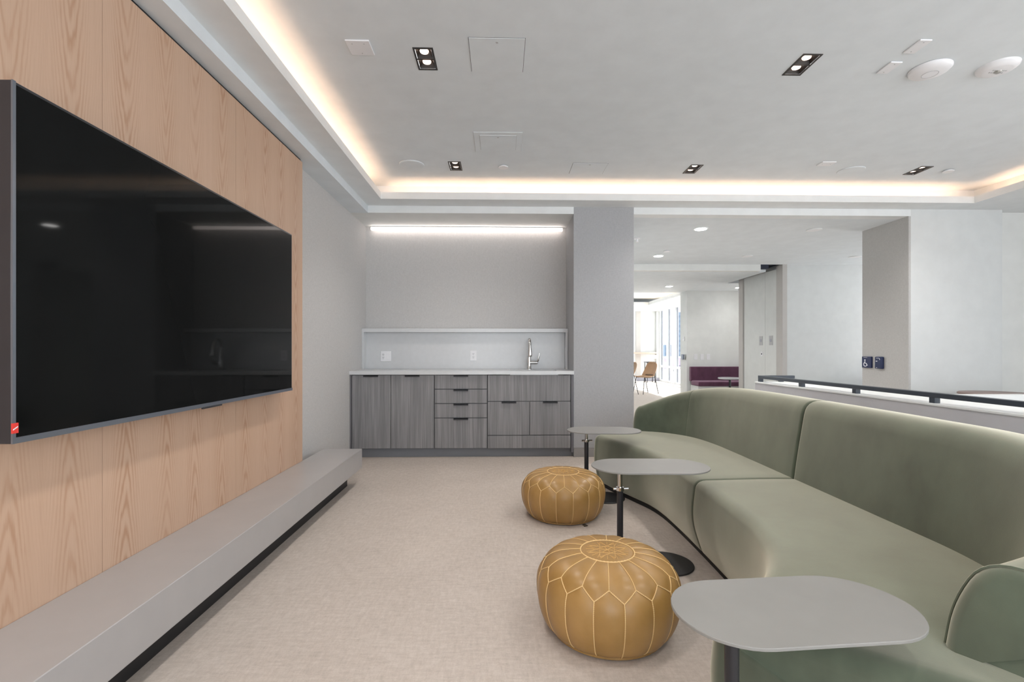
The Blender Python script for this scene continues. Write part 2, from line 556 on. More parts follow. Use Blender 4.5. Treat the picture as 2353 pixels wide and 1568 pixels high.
# corridor beyond the opening
struct('ceiling_corridor', B(0.9, 7.72, 5.30, 8.15, LOW, 2.98), 'ceiling_paint', 'white corridor ceiling with round downlights', 'ceiling')
struct('wall_corridor_left', B(1.25, 1.43, 5.9, 8.15, 0, LOW), 'wall_white', 'white corridor wall hidden behind the column')
struct('wall_corridor_back', B(4.905, 9.0, 8.15, 9.66, 0, 2.70), 'wall_white', 'wide white wall at the back of the corridor')
g = B(7.6, 7.72, 5.3, 5.55, 0, 2.9); g.box(7.6, 7.72, 8.05, 8.15, 0, 2.9); g.box(7.6, 7.72, 5.55, 8.05, 2.55, 2.9)
struct('wall_corridor_end', g, 'wall_white', 'white wall around the glazed corridor end')
struct('wall_corridor_front', B(6.9, 7.6, 5.3, 5.5, 0, 2.7), 'wall_white', 'white corridor wall behind the lounge side wall')
struct('trim_7', B(0.9, 4.456, 8.15, 8.25, 2.51, 2.70), 'wall_soft_white', 'grey white header over the wide folding door opening', 'fascia')
struct('trim_8', B(4.825, 4.905, 8.13, 8.32, 0, LOW), 'jamb_taupe', 'taupe jamb post on the near side of the folding doors', 'jamb')
struct('trim_9', B(4.83, 4.905, 9.50, 9.66, 0, 2.60), 'jamb_taupe', 'taupe jamb post on the far side of the folding doors', 'jamb')
# second room
g = B(0.9, 4.60, 8.25, 11.3, 2.51, 2.70); g.box(4.60, 9.0, 9.66, 11.3, 2.51, 2.70)
struct('ceiling_second_room', g, 'ceiling_paint', 'white ceiling of the room past the folding doors', 'ceiling')
g = B(4.46, 4.60, 8.16, 8.30, 2.55, 2.70); g.box(4.60, 4.905, 8.15, 9.66, 2.66, 2.70)
struct('trim_10', g, 'navy_dark', 'dark open track slot above the folding doors', 'door track')
struct('wall_second_room', B(4.25, 9.0, 10.90, 11.3, 0, 2.51), 'wall_soft_white', 'warm white wall above the plum banquette')
struct('wall_second_left', B(0.7, 0.9, 8.15, 18.0, 0, 2.98), 'wall_white', 'white wall on the far left of the back rooms')
# third room
g = B(0.9, 4.76, 11.3, 11.9, 2.60, 2.66); g.box(4.76, 6.05, 11.3, 18.0, 2.60, 2.66); g.box(0.9, 4.76, 15.4, 18.0, 2.60, 2.66)
g.box(4.745, 4.76, 11.9, 15.4, 2.66, 2.70); g.box(0.9, 4.76, 15.385, 15.4, 2.66, 2.70)
struct('trim_11', g, 'trim_paint', 'white stepped cove soffit in the sunny far room', 'cove')
struct('ceiling_far_room', B(0.9, 6.05, 11.3, 18.0, 2.82, 2.9), 'ceiling_paint', 'white tray ceiling of the sunny far room', 'ceiling')
g = B(5.22, 5.80, 17.9, 18.05, 0, 2.62); g.box(5.80, 6.05, 17.80, 18.05, 0, 2.62)
struct('wall_far', g, 'wall_white', 'white end wall of the sunny far room')
struct('wall_far_post', B(5.05, 5.22, 17.85, 18.05, 0, 2.62), 'jamb_taupe', 'grey post beside the far window')
struct('baseboard_far', B(5.05, 6.0, 17.78, 17.80, 0, 0.12), 'frame_slate', 'dark baseboard under the far end wall', 'baseboard')
tag(B(4.3, 5.80, 17.55, 17.90, 1.02, 1.07).make('window_counter', 'ledge_wood', bevel=0.004), 'pale wooden counter ledge along the far window', 'counter')
struct('wall_far_left', B(0.9, 4.2, 17.9, 18.05, 0, 0.15), 'wall_white', 'low sill wall under the far end windows')
# far room glazing along x = 5.95
w2 = tag(thing('window_2', (5.95, 14.7, 0.0), 'floor to ceiling glazing of the sunny far room', 'window'), 'floor to ceiling glazing of the sunny far room', 'window', kind='structure')
ys = [17.78 - 0.78 * i for i in range(9)]
for i, y in enumerate(ys):
    B(5.90, 6.00, y - 0.035, y + 0.035, 0, 2.60).make('mullion', 'frame_white', w2)
    if i < 8:
        yb = ys[i + 1]
        B(5.945, 5.955, yb + 0.035, y - 0.035, 0.05, 2.60).make('pane', 'tinted_glass', w2)
        B(5.91, 5.99, yb + 0.035, y - 0.035, 0.52, 0.59).make('transom', 'frame_white', w2)
        B(5.91, 5.99, yb + 0.035, y - 0.035, 0.0, 0.06).make('bottom_rail', 'frame_white', w2)
        B(5.965, 5.995, y - 0.14, y - 0.06, 0.06, 2.60).make('screen_strip', 'frame_slate', w2)
w3 = tag(thing('window_3', (4.2, 17.95, 0.15), 'far end window beside the grey post', 'window'), 'far end window beside the grey post', 'window', kind='structure')
for x in (0.95, 1.95, 3.0, 4.05, 5.02):
    B(x - 0.03, x + 0.03, 17.90, 18.0, 0.15, 2.60).make('mullion', 'frame_white', w3)
for x in (0.98, 1.98, 3.03, 4.08):
    B(x, x + 0.93, 17.945, 17.955, 0.15, 2.60).make('pane', 'tinted_glass', w3)
w4 = tag(thing('window_4', (7.65, 6.8, 0), 'glazed end of the corridor', 'window'), 'glazed end of the corridor', 'window', kind='structure')
for y in (5.58, 6.8, 8.02):
    B(7.62, 7.68, y - 0.03, y + 0.03, 0, 2.55).make('mullion', 'frame_white', w4)
for y in (5.61, 6.83):
    B(7.645, 7.655, y, y + 1.16, 0, 2.55).make('pane', 'window_glass', w4)
# terrace outside
struct('floor_terrace', B(6.05, 13.0, 9.0, 32.0, -0.25, -0.02), 'terrace', 'white paved terrace outside the far windows', 'terrace')
struct('wall_terrace', B(8.0, 13.0, 30.0, 30.2, -0.02, 0.75), 'terrace', 'low white terrace parapet', 'parapet')

# folding doors
dr = tag(thing('door_1', (4.87, 9.0, 0), 'pale grey folding door leaves parked beside the opening', 'door'), 'pale grey folding door leaves parked beside the opening', 'door', kind='structure')
for y0, y1, py in ((8.325, 8.722, 8.53), (8.728, 9.49, 8.86)):
    lf = B(4.852, 4.895, y0, y1, 0.01, 2.575).make('door_leaf', 'door_laminate', dr, bevel=0.002)
    B(4.846, 4.852, py - 0.055, py + 0.055, 1.24, 1.41).make('flush_pull', 'grey_plastic', lf)
    G().lathe([(0.0, 0), (0.028, 0.0), (0.028, 0.004), (0.0, 0.004)], (4.842, py, 1.325), 16, 'x').make('pull_cup', 'frame_slate', lf, smooth=True)
G().lathe([(0.0, 0), (0.045, 0.0), (0.045, 0.006), (0.0, 0.006)], (4.846, 8.83, 1.08), 20, 'x').make('lock_rose', 'white_plastic', dr, smooth=True)
B(4.842, 4.846, 8.818, 8.842, 1.065, 1.095).make('key_slot', 'black_metal', dr)
B(4.848, 4.90, 8.325, 9.49, 2.575, 2.62).make('top_rail', 'steel', dr)

# half wall with hand rail
hw = struct('wall_half', B(2.75, 3.16, -1.8, 5.14, 0, 0.795), 'halfwall_grey', 'grey half wall behind the sofa')
B(2.745, 3.165, -1.8, 5.145, 0.795, 0.811).make('cap', 'trim_paint', hw, bevel=0.003)
rl = tag(thing('hand_rail', (2.8, 5.1, 0.811), 'charcoal metal hand rail on short posts along the half wall', 'railing'), 'charcoal metal hand rail on short posts along the half wall', 'railing')
B(2.76, 2.80, -1.8, 5.105, 0.846, 0.878).make('rail', 'charcoal_rail', rl, bevel=0.003)
B(2.80, 3.14, 5.065, 5.105, 0.846, 0.878).make('rail', 'charcoal_rail', rl, bevel=0.003)
for y in (5.085, 4.38, 3.70, 3.02, 2.34, 1.66):
    B(2.762, 2.798, y - 0.02, y + 0.02, 0.811, 0.848).make('post', 'charcoal_rail', rl)
B(2.98, 3.02, 5.067, 5.103, 0.811, 0.848).make('post', 'charcoal_rail', rl)
struct('wall_low_partition', B(3.86, 5.6, 3.95, 4.05, 0, 0.772), 'wall_white', 'low white partition past the half wall')

# ================================================================== LOUNGE OBJECTS
# ---- floating bench
bn = thing('media_bench', (-1.37, 1.6, 0), 'long low grey lacquered bench running under the television', 'bench')
B(-1.529, -1.20, -0.9, 4.187, 0.135, 0.298).make('slab', 'bench_lacquer', bn, bevel=0.003)
B(-1.528, -1.30, -0.9, 4.10, 0.0, 0.135).make('recessed_plinth', 'black_kick', bn)

# ---- television
tv = thing('television', (-1.46, 2.39, 0.88), 'huge black flat screen television on the oak wall', 'television')
body = B(-1.475, -1.434, 1.442, 3.335, 0.874, 1.944).make('housing', 'tv_bezel', tv, bevel=0.003)
B(-1.4345, -1.4325, 1.452, 3.325, 0.892, 1.934).make('screen', 'tv_glass', tv)
g = B(-1.435, -1.430, 1.442, 3.335, 0.874, 0.892)
g.make('bottom_bezel', 'tv_edge', tv)
B(-1.435, -1.430, 1.442, 1.452, 0.892, 1.944).make('side_trim', 'tv_edge', tv)
B(-1.437, -1.428, 2.34, 2.50, 0.866, 0.876).make('sensor_tab', 'tv_bezel', tv, bevel=0.002)
B(-1.529, -1.475, 1.95, 2.85, 1.15, 1.68).make('wall_mount', 'black_metal', tv)
st = B(-1.4335, -1.4285, 1.441, 1.458, 0.905, 0.935)
sk = st.make('corner_sticker', 'red_sticker', tv)
sk['label'] = 'red sticker with a white stripe'
G().add([(-1.4280, 1.441, 0.914), (-1.4280, 1.456, 0.922), (-1.4280, 1.456, 0.926), (-1.4280, 1.441, 0.918)], [(0, 1, 2, 3)]).make('stripe', 'sign_white', sk)

# ---- kitchenette cabinets (door fronts at y = 5.16)
CY = 5.16
def pull(x, z, par):
    g = B(x - 0.078, x + 0.078, CY - 0.018, CY + 0.004, z - 0.004, z + 0.001)
    g.box(x - 0.078, x + 0.078, CY - 0.018, CY - 0.015, z - 0.017, z + 0.001)
    g.make('edge_pull', 'black_metal', par)
def front(name, x0, x1, z0, z1, root, pulls=()):
    q = 0.003
    f = B(x0 + q, x1 - q, CY, CY + 0.019, z0 + q, z1 - q).make(name, 'cabinet_laminate', root, bevel=0.0012, seg=1)
    for x in pulls: pull(x, z1 - q, f)
    return f
ZB, ZT = 0.097, 0.884
k1 = thing('base_cabinet', (-1.15, 5.45, 0), 'grey wood grain base cabinet with two tall doors beside the left wall', 'cabinet')
B(-1.588, -0.714, CY + 0.02, 5.76, ZB, 0.888).make('carcass', 'cabinet_edge', k1)
front('door', -1.588, -1.174, ZB, ZT, k1, (-1.385,))
front('door', -1.174, -0.713, ZB, ZT, k1, (-0.945,))
B(-1.609, -1.590, CY - 0.001, 5.76, ZB, 0.888).make('filler_panel', 'cabinet_edge', k1)
k2 = thing('drawer_cabinet', (-0.43, 5.45, 0), 'grey wood grain base cabinet with a stack of four drawers', 'cabinet')
B(-0.712, -0.146, CY + 0.02, 5.76, ZB, 0.888).make('carcass', 'cabinet_edge', k2)
for z0, z1 in ((0.733, ZT), (0.579, 0.731), (0.425, 0.577), (ZB, 0.423)):
    front('drawer', -0.710, -0.147, z0, z1, k2, (-0.428,))
k3 = thing('sink_cabinet', (0.30, 5.45, 0), 'grey wood grain sink base cabinet below the faucet', 'cabinet')
B(-0.144, 0.752, CY + 0.02, 5.76, ZB, 0.69).make('carcass', 'cabinet_edge', k3)
front('false_front', -0.144, 0.752, 0.600, ZT, k3)
front('door', -0.144, 0.308, 0.236, 0.599, k3, (0.086,))
front('door', 0.308, 0.752, 0.236, 0.599, k3, (0.530,))
front('bottom_panel', -0.144, 0.752, ZB - 0.004, 0.234, k3)
B(0.755, 0.783, CY - 0.003, 5.76, 0.05, 0.888).make('end_panel', 'cabinet_edge', k3)
struct('trim_12', B(-1.60, 0.783, CY + 0.045, CY + 0.06, 0.0, ZB - 0.002), 'kick_blue_grey', 'blue grey toe kick under the kitchenette cabinets', 'toe kick')

# worktop with undermount sink cut-out
g = G()
g.box(LX + 0.001, 0.10, 5.135, 5.765, 0.889, 0.927)
g.box(0.62, 0.784, 5.135, 5.765, 0.889, 0.927)
g.box(0.10, 0.62, 5.135, 5.20, 0.889, 0.927)
g.box(0.10, 0.62, 5.50, 5.765, 0.889, 0.927)
tag(g.make('worktop', 'quartz'), 'white quartz worktop running across the kitchenette cabinets', 'worktop')
sn = thing('sink', (0.36, 5.35, 0.70), 'steel undermount sink bowl set into the white worktop', 'sink')
g = B(0.095, 0.10, 5.195, 5.505, 0.70, 0.888); g.box(0.62, 0.625, 5.195, 5.505, 0.70, 0.888)
g.box(0.095, 0.625, 5.195, 5.20, 0.70, 0.888); g.box(0.095, 0.625, 5.50, 5.505, 0.70, 0.888); g.box(0.095, 0.625, 5.195, 5.505, 0.695, 0.70)
g.make('bowl', 'steel', sn)
G().cyl((0.36, 5.35, 0.700), 0.04, 0.004).make('drain', 'chrome', sn, smooth=True)

# backsplash box with shelf
bs = thing('backsplash', (-0.4, 5.7, 0.93), 'white quartz backsplash with side cheeks and a ledge on top', 'backsplash')
B(-1.585, 0.755, 5.70, 5.779, 0.928, 1.358).make('back_panel', 'quartz', bs)
B(-1.609, 0.783, 5.60, 5.779, 1.358, 1.402).make('ledge', 'quartz', bs, bevel=0.002)
B(-1.609, -1.585, 5.60, 5.779, 0.928, 1.358).make('side_cheek', 'quartz', bs)
B(0.757, 0.781, 5.60, 5.779, 0.928, 1.358).make('side_cheek', 'quartz', bs)

def outlet(name, x, z, label, cat, wide):
    o = thing(name, (x, 5.70, z), label, cat)
    w = 0.062 if wide else 0.039
    B(x - w, x + w, 5.694, 5.70, z - 0.060, z + 0.060).make('cover_plate', 'white_plastic', o, bevel=0.002)
    xs = x - 0.028 if wide else x
    f = B(xs - 0.018, xs + 0.018, 5.690, 5.694, z - 0.036, z + 0.036).make('socket_face', 'white_plastic', o, bevel=0.001)
    for dz in (0.018, -0.020):
        for dx in (-0.007, 0.006):
            B(xs + dx - 0.0018, xs + dx + 0.0018, 5.6885, 5.690, z + dz, z + dz + 0.010).make('slot', 'dark_slot', f)
        G().cyl((xs, 5.690, z + dz - 0.009), 0.003, 0.0015, 10, 'y').make('ground_hole', 'dark_slot', f)
    if wide:
        B(x + 0.012, x + 0.046, 5.690, 5.694, z - 0.036, z + 0.036).make('rocker', 'white_plastic', o, bevel=0.001)
outlet('outlet_plate', -1.355, 1.078, 'white double plate with outlet and rocker switch on the backsplash', 'outlet', True)
outlet('outlet_plate', -0.325, 1.085, 'white single duplex outlet plate near the middle of the backsplash', 'outlet', False)

# faucet
fx, fy = 0.325, 5.56
fc = thing('faucet', (fx, fy, 0.927), 'polished chrome pull down faucet with side lever', 'faucet')
G().lathe([(0.0, 0), (0.034, 0), (0.034, 0.006), (0.029, 0.012), (0.026, 0.05), (0.024, 0.11), (0.018, 0.19), (0.0145, 0.24), (0.0145, 0.26)], (fx, fy, 0.927), 24).make('body', 'chrome', fc, smooth=True)
pts = []; rad = []
for i in range(17):
    a = PI * i / 16
    pts.append((fx, fy - 0.075 * (1 - math.cos(a)), 1.187 + 0.085 * math.sin(a))); rad.append(0.0145 + 0.004 * i / 16)
G().tube(pts, 0.015, 14, radii=rad).make('spout', 'chrome', fc, smooth=True)
hd = G().lathe([(0.0, 0), (0.024, 0), (0.027, 0.02), (0.024, 0.06), (0.0185, 0.11), (0.0175, 0.115)], (fx, fy - 0.15, 1.075), 20).make('spray_head', 'chrome', fc, smooth=True)
G().cyl((fx, fy - 0.171, 1.105), 0.007, 0.004, 12, 'y').make('spray_button', 'black_metal', hd)
G().lathe([(0.0, 0), (0.022, 0), (0.022, 0.075), (0.017, 0.09), (0.0, 0.09)], (fx + 0.01, fy, 1.005), 20, 'x').make('valve', 'chrome', fc, smooth=True)
G().tube([(fx + 0.085, fy, 1.008), (fx + 0.105, fy - 0.01, 1.03), (fx + 0.110, fy - 0.015, 1.07), (fx + 0.122, fy - 0.015, 1.115)], 0.007, 10, radii=[0.012, 0.011, 0.008, 0.005]).make('lever', 'chrome', fc, smooth=True)

# LED bar above the niche
lb = thing('led_bar', (-0.4, 5.74, 2.55), 'long glowing white light bar at the top of the niche wall', 'light')
B(-1.535, 0.735, 5.722, 5.779, 2.602, 2.612).make('mount_channel', 'trim_paint', lb)
B(-1.535, 0.735, 5.705, 5.745, 2.570, 2.602).make('diffuser', 'bar_led', lb, bevel=0.004)

# cove strips
def strip(label, *b, mat='cove_led'):
    o = B(*b).make('cove_light_strip', mat)
    tag(o, label, 'light strip', 'cove light strips')
strip('warm light strip hidden in the left cove above the oak wall', -1.330, -1.310, -2.3, 4.84, 2.7062, 2.7162)
strip('warm light strip hidden in the far cove above the kitchenette', -1.12, 4.86, 5.02, 5.04, 2.7062, 2.7162)
strip('warm light strip hidden in the cove on the right', 5.055, 5.075, -2.3, 4.84, 2.7062, 2.7162)
strip('warm light strip in the cove of the sunny far room', 4.85, 4.87, 12.0, 15.3, 2.661, 2.670, mat='cove_led_far')

# ---- twin downlights
SPOT_W = 22.0
def twin(loc, label):
    x, y, z = loc
    o = thing('twin_downlight', loc, label, 'downlight', 'black twin downlights in the tray ceiling')
    hw_, hl, t = 0.058, 0.108, 0.011
    g = G()
    for a in ((-hw_, -hw_ + t, -hl, hl), (hw_ - t, hw_, -hl, hl), (-hw_ + t, hw_ - t, -hl, -hl + t), (-hw_ + t, hw_ - t, hl - t, hl), (-hw_ + t, hw_ - t, -0.004, 0.004)):
        g.box(x + a[0], x + a[1], y + a[2], y + a[3], z - 0.004, z + 0.0)
    g.make('trim_frame', 'fixture_black', o)
    for s in (-1, 1):
        cy = y + s * 0.050
        a, b = 0.046, 0.030
        r = G()
        c0 = [(x - a, cy - a, z), (x + a, cy - a, z), (x + a, cy + a, z), (x - a, cy + a, z)]
        c1 = [(x - b, cy - b, z + 0.028), (x + b, cy - b, z + 0.028), (x + b, cy + b, z + 0.028), (x - b, cy + b, z + 0.028)]
        r.add(c0 + c1, [(0, 1, 5, 4), (1, 2, 6, 5), (2, 3, 7, 6), (3, 0, 4, 7), (4, 5, 6, 7)])
        rf = r.make('reflector', 'fixture_black', o, recalc=False)
        ld = bpy.data.lights.new('lamp_beam', 'SPOT')
        ld.energy = SPOT_W; ld.spot_size = math.radians(125); ld.spot_blend = 1.0; ld.shadow_soft_size = 0.10
        ld.color = (1.0, 0.945, 0.90)
        lo = bpy.data.objects.new('lamp_beam', ld); COL.objects.link(lo)
        lo.parent = o; lo.location = (0, s * 0.050, -0.004)
        G().lathe([(0.0, 0), (0.024, 0), (0.026, 0.006), (0.0, 0.006)], (x, cy + 0.004, z + 0.012), 20).make('lamp', 'spot_lamp', rf, smooth=True)
    return o
for (x, y), lab in zip(SPOTS, (
        'black twin downlight between the small white plate and the large square access hatch',
        'small looking black twin downlight beside the round speaker above the kitchenette',
        'black twin downlight in the far row near the middle of the ceiling',
        'largest looking black twin downlight right of the ceiling centre',
        'black twin downlight in the far row nearest the right cove corner',
        'black twin downlight just outside the right edge of the picture',
        'black twin downlight above the television bench out of frame',
        'black twin downlight above the near end of the sofa out of frame',
        'black twin downlight right of the half wall out of frame',
        'black twin downlight behind the camera on the television side',
        'black twin downlight straight behind the camera',
        'black twin downlight behind the camera near the side windows')):
    twin((x, y, TOP), lab)

# ---- ceiling hatches, plates, speakers, detectors
def hatch(x0, x1, y0, y1, label, frame=0.0, name='access_hatch'):
    z = TOP
    o = thing(name, ((x0 + x1) / 2, (y0 + y1) / 2, z), label, 'access panel')
    g = G(); t = 0.0025
    if frame:
        B(x0 - 0.002, x1 + 0.002, y0 - 0.002, y1 + 0.002, z - 0.001, z).make('edge_shadow_gap', 'grey_plastic', o)
        g.box(x0, x1, y0, y1, z - 0.005, z - 0.001)
        g.make('frame', 'ceiling_paint', o, bevel=0.001)
        x0 += frame; x1 -= frame; y0 += frame; y1 -= frame; z -= 0.005
    g = G()
    g.box(x0 - t, x1 + t, y0 - t, y1 + t, z - 0.0006, z)
    g.make('reveal_gap', 'dark_slot' if not frame else 'grey_plastic', o)
    B(x0, x1, y0, y1, z - 0.003, z - 0.0004).make('panel', 'ceiling_paint', o)
    G().cyl(((x0 + x1) / 2, y0 + 0.035, z - 0.0045), 0.008, 0.002, 14).make('key_lock', 'grey_plastic', o, smooth=True)
hatch(-0.178, 0.134, 2.648, 2.968, 'large frameless square access hatch in the near part of the ceiling')
hatch(-0.217, 0.172, 3.788, 4.165, 'framed square access hatch in the middle of the ceiling', 0.048)
hatch(0.664, 0.986, 4.402, 4.664, 'faint frameless access hatch in the far ceiling above the column')

def plate(x0, x1, y0, y1, label, screws):
    z = TOP
    o = thing('ceiling_plate', ((x0 + x1) / 2, (y0 + y1) / 2, z), label, 'cover plate')
    B(x0, x1, y0, y1, z - 0.008, z).make('cover', 'white_plastic', o, bevel=0.002)
    for sx, sy in screws:
        G().cyl((x0 + (x1 - x0) * sx, y0 + (y1 - y0) * sy, z - 0.0095), 0.003, 0.002, 10).make('screw', 'grey_plastic', o)
plate(-0.864, -0.732, 2.680, 2.811, 'square white blank plate on the ceiling near the left cove', ((0.25, 0.2), (0.75, 0.2), (0.5, 0.85)))
plate(2.318, 2.386, 2.604, 2.722, 'narrow white blank plate nearest the camera on the ceiling', ((0.5, 0.15), (0.5, 0.85)))
plate(2.322, 2.392, 2.809, 2.925, 'narrow white blank plate on the ceiling just left of the round dome', ((0.5, 0.15), (0.5, 0.85)))
plate(2.930, 3.058, 4.311, 4.404, 'small white blank plate beside the right hand ceiling speaker', ((0.2, 0.5), (0.8, 0.5)))

def speaker(x, y, label):
    o = thing('ceiling_speaker', (x, y, TOP), label, 'speaker', 'round ceiling speakers')
    G().cyl((x, y, TOP - 0.0015), 0.1175, 0.0015, 40).make('bezel_shadow_line', 'grey_plastic', o)  # grey disc painted in as the shadow line around the bezel
    G().lathe([(0.0, 0), (0.113, 0), (0.116, 0.003), (0.116, 0.006), (0, 0.006)], (x, y, TOP - 0.0075), 40).make('bezel', 'ceiling_paint', o, smooth=True)
    G().lathe([(0.0, 0), (0.104, 0), (0.104, 0.002), (0, 0.002)], (x, y, TOP - 0.0087), 40).make('grille', 'ceiling_paint', o, smooth=True)
speaker(-0.825, 4.475, 'round white ceiling speaker near the left cove corner')
speaker(3.35, 4.525, 'round white ceiling speaker in the right part of the ceiling')

def sprinkler(x, y, z, label):
    o = thing('sprinkler_cover', (x, y, z), label, 'sprinkler')
    G().lathe([(0.0, 0), (0.042, 0), (0.045, 0.003), (0.045, 0.008), (0.03, 0.008), (0.03, 0.016), (0, 0.016)], (x, y, z - 0.016), 28).make('cap', 'white_plastic', o, smooth=True)
sprinkler(0.024, 4.495, TOP, 'small round white sprinkler cap above the kitchenette')
sprinkler(4.275, 4.50, TOP, 'small round white sprinkler cap near the right cove corner')

ap = thing('wireless_access_point', (2.62, 2.878, TOP), 'smooth white dome with a ring on the right of the ceiling', 'access point')
G().lathe([(0.0, 0), (0.040, 0.0005), (0.070, 0.004), (0.095, 0.013), (0.108, 0.026), (0.108, 0.034), (0.0, 0.034)], (2.62, 2.878, TOP - 0.036), 48).make('dome', 'white_plastic', ap, smooth=True, angle=60)
G().tube([(2.62 + 0.041 * math.cos(i * PI / 24), 2.878 + 0.041 * math.sin(i * PI / 24), TOP - 0.0356) for i in range(48)], 0.0013, 6, closed=True).make('ring', 'grey_plastic', ap, smooth=True)
G().cyl((2.62, 2.878, TOP - 0.002), 0.098, 0.002, 40).make('base', 'grey_plastic', ap)

sd = thing('smoke_detector', (3.012, 2.848, TOP), 'white vented detector disc at the far right of the ceiling', 'detector')
G().lathe([(0.0, 0), (0.066, 0.0), (0.078, 0.004), (0.098, 0.018), (0.102, 0.03), (0.0, 0.03)], (3.012, 2.848, TOP - 0.03), 48).make('housing', 'white_plastic', sd, smooth=True)
G().lathe([(0.0, 0), (0.010, 0.001), (0.018, 0.008), (0.022, 0.014), (0.0, 0.014)], (3.012, 2.848, TOP - 0.042), 20).make('sensor_lens', 'steel', sd, smooth=True)
for a in range(-3, 4):
    if a == 0: continue
    for b in (-1, 1):
        B(3.012 + a * 0.013 - 0.0035, 3.012 + a * 0.013 + 0.0035, 2.848 + b * 0.012 - 0.004, 2.848 + b * 0.012 + 0.004, TOP - 0.0312, TOP - 0.030).make('vent_slot', 'grey_plastic', sd)
for a in range(3):
    B(2.930, 2.944, 2.83 + a * 0.009, 2.834 + a * 0.009, TOP - 0.021, TOP - 0.017).make('side_vent', 'grey_plastic', sd)

# ---- corridor ceiling lights
def round_light(x, y, z, label, lit=True, r=0.085, watt=85.0):
    o = thing('round_downlight', (x, y, z), label, 'downlight', 'round corridor downlights')
    G().lathe([(r * 0.78, 0.0), (r, 0.002), (r, 0.008), (r * 0.78, 0.008)], (x, y, z - 0.008), 32).make('trim_ring', 'trim_paint', o, smooth=True)
    G().cyl((x, y, z - 0.0095), r * 0.80, 0.003, 32).make('lens', 'panel_lamp' if lit else 'white_plastic', o)
    if lit:
        ld = bpy.data.lights.new('lamp_beam', 'SPOT')
        ld.energy = watt; ld.spot_size = math.radians(150); ld.spot_blend = 1.0; ld.shadow_soft_size = 0.06
        ld.color = (1.0, 0.98, 0.95)
        lo = bpy.data.objects.new('lamp_beam', ld); COL.objects.link(lo)
        lo.parent = o; lo.location = (0, 0, -0.02)
round_light(2.416, 5.76, LOW, 'lit round downlight nearest the opening in the corridor ceiling')
round_light(2.45, 7.43, LOW, 'lit round downlight farther back beside the column edge')
round_light(3.82, 5.78, LOW, 'unlit round downlight in the corridor right of centre', False)
round_light(3.85, 7.43, LOW, 'unlit round downlight in front of the folding doors', False)
round_light(5.56, 7.43, LOW, 'unlit round downlight near the taupe return wall', False)
round_light(3.57, 10.13, 2.51, 'lit round downlight in the room past the header', watt=32.0)
round_light(5.15, 10.3, 2.51, 'lit round downlight beside the security camera', watt=9.0)
sprinkler(2.45, 7.05, LOW, 'small white sprinkler cap behind the far corridor downlight')
sc_ = thing('fire_sprinkler', (1.79, 6.28, LOW), 'small white sprinkler head at the column edge', 'sprinkler')
G().lathe([(0.0, 0), (0.02, 0), (0.012, 0.02), (0.012, 0.04), (0.04, 0.044), (0.04, 0.05), (0, 0.05)], (1.79, 6.28, LOW - 0.05), 20).make('body', 'white_plastic', sc_, smooth=True)
hb = thing('security_camera', (5.36, 10.55, 2.51), 'small white dome camera high on the far wall', 'camera')
G().lathe([(0.0, 0), (0.06, 0), (0.06, 0.06), (0.07, 0.075), (0.0, 0.075)], (5.36, 10.62, 2.435), 24).make('mount', 'white_plastic', hb, smooth=True)
G().lathe([(0.0, 0), (0.022, 0.004), (0.04, 0.02), (0.046, 0.04), (0, 0.04)], (5.36, 10.62, 2.40), 24).make('lens_dome', 'black_metal', hb, smooth=True)

# ---- wall devices
sg = thing('accessible_sign', (4.466, 5.745, 1.0), 'navy push plate sign with white wheelchair symbol', 'sign')
B(4.445, 4.467, 5.676, 5.824, 0.935, 1.072).make('plate', 'navy_plastic', sg, bevel=0.004)
def sgp(u, v): return (4.4435, 5.765 - u, 0.995 + v)   # u to the picture right
ringp = [sgp(0.026 * math.cos(a), -0.018 + 0.024 * math.sin(a)) for a in [math.radians(100 + i * 250 / 18) for i in range(19)]]
g = G().tube(ringp, 0.0045, 6)
g.tube([sgp(-0.006, 0.022), sgp(-0.004, -0.004), sgp(0.018, -0.006), sgp(0.030, -0.030), sgp(0.038, -0.027)], 0.0045, 6)
g.lathe([(0.0, 0), (0.008, 0), (0.008, 0.003), (0, 0.003)], sgp(-0.007, 0.034), 12, 'x')
g.make('wheelchair_symbol', 'sign_white', sg)
B(4.4435, 4.445, 5.735, 5.795, 1.058, 1.063).make('caption_bar', 'grey_plastic', sg)
cr = thing('card_reader', (4.466, 5.555, 0.93), 'rounded navy reader box on the taupe return wall', 'reader')
B(4.430, 4.467, 5.500, 5.606, 0.930, 1.073).make('housing', 'navy_plastic', cr, bevel=0.012, seg=3)
g = G().tube([(4.429, 5.575, 1.055), (4.429, 5.535, 1.055), (4.429, 5.527, 1.050), (4.429, 5.524, 1.035)], 0.0025, 6)
g.make('light_line', 'sign_white', cr)
B(4.428, 4.430, 5.560, 5.582, 1.016, 1.024).make('logo_mark', 'sign_white', cr)
B(4.428, 4.430, 5.564, 5.578, 0.940, 0.946).make('lower_mark', 'sign_white', cr)
for i, x in enumerate((4.455, 4.60, 4.745)):
    o = thing('light_switch', (x, 10.90, 1.0), ('leftmost', 'middle', 'rightmost')[i] + ' of the three white switch plates above the plum banquette', 'switch', 'switch plates above the banquette')
    B(x - 0.04, x + 0.04, 10.894, 10.90, 0.93, 1.06).make('plate', 'white_plastic', o, bevel=0.002)
    B(x - 0.016, x + 0.016, 10.890, 10.894, 0.96, 1.03).make('rocker', 'white_plastic', o)
o = thing('door_control', (4.24, 11.12, 0.95), 'dark square control on the edge of the far wall', 'switch')
B(4.225, 4.25, 11.06, 11.18, 0.93, 1.05).make('housing', 'navy_plastic', o, bevel=0.004)
B(4.222, 4.226, 10.945, 11.02, 0.93, 1.05).make('key_plate', 'black_metal', o)
o = thing('thermostat', (4.24, 11.05, 1.4), 'slim white control on the edge of the far wall', 'thermostat')
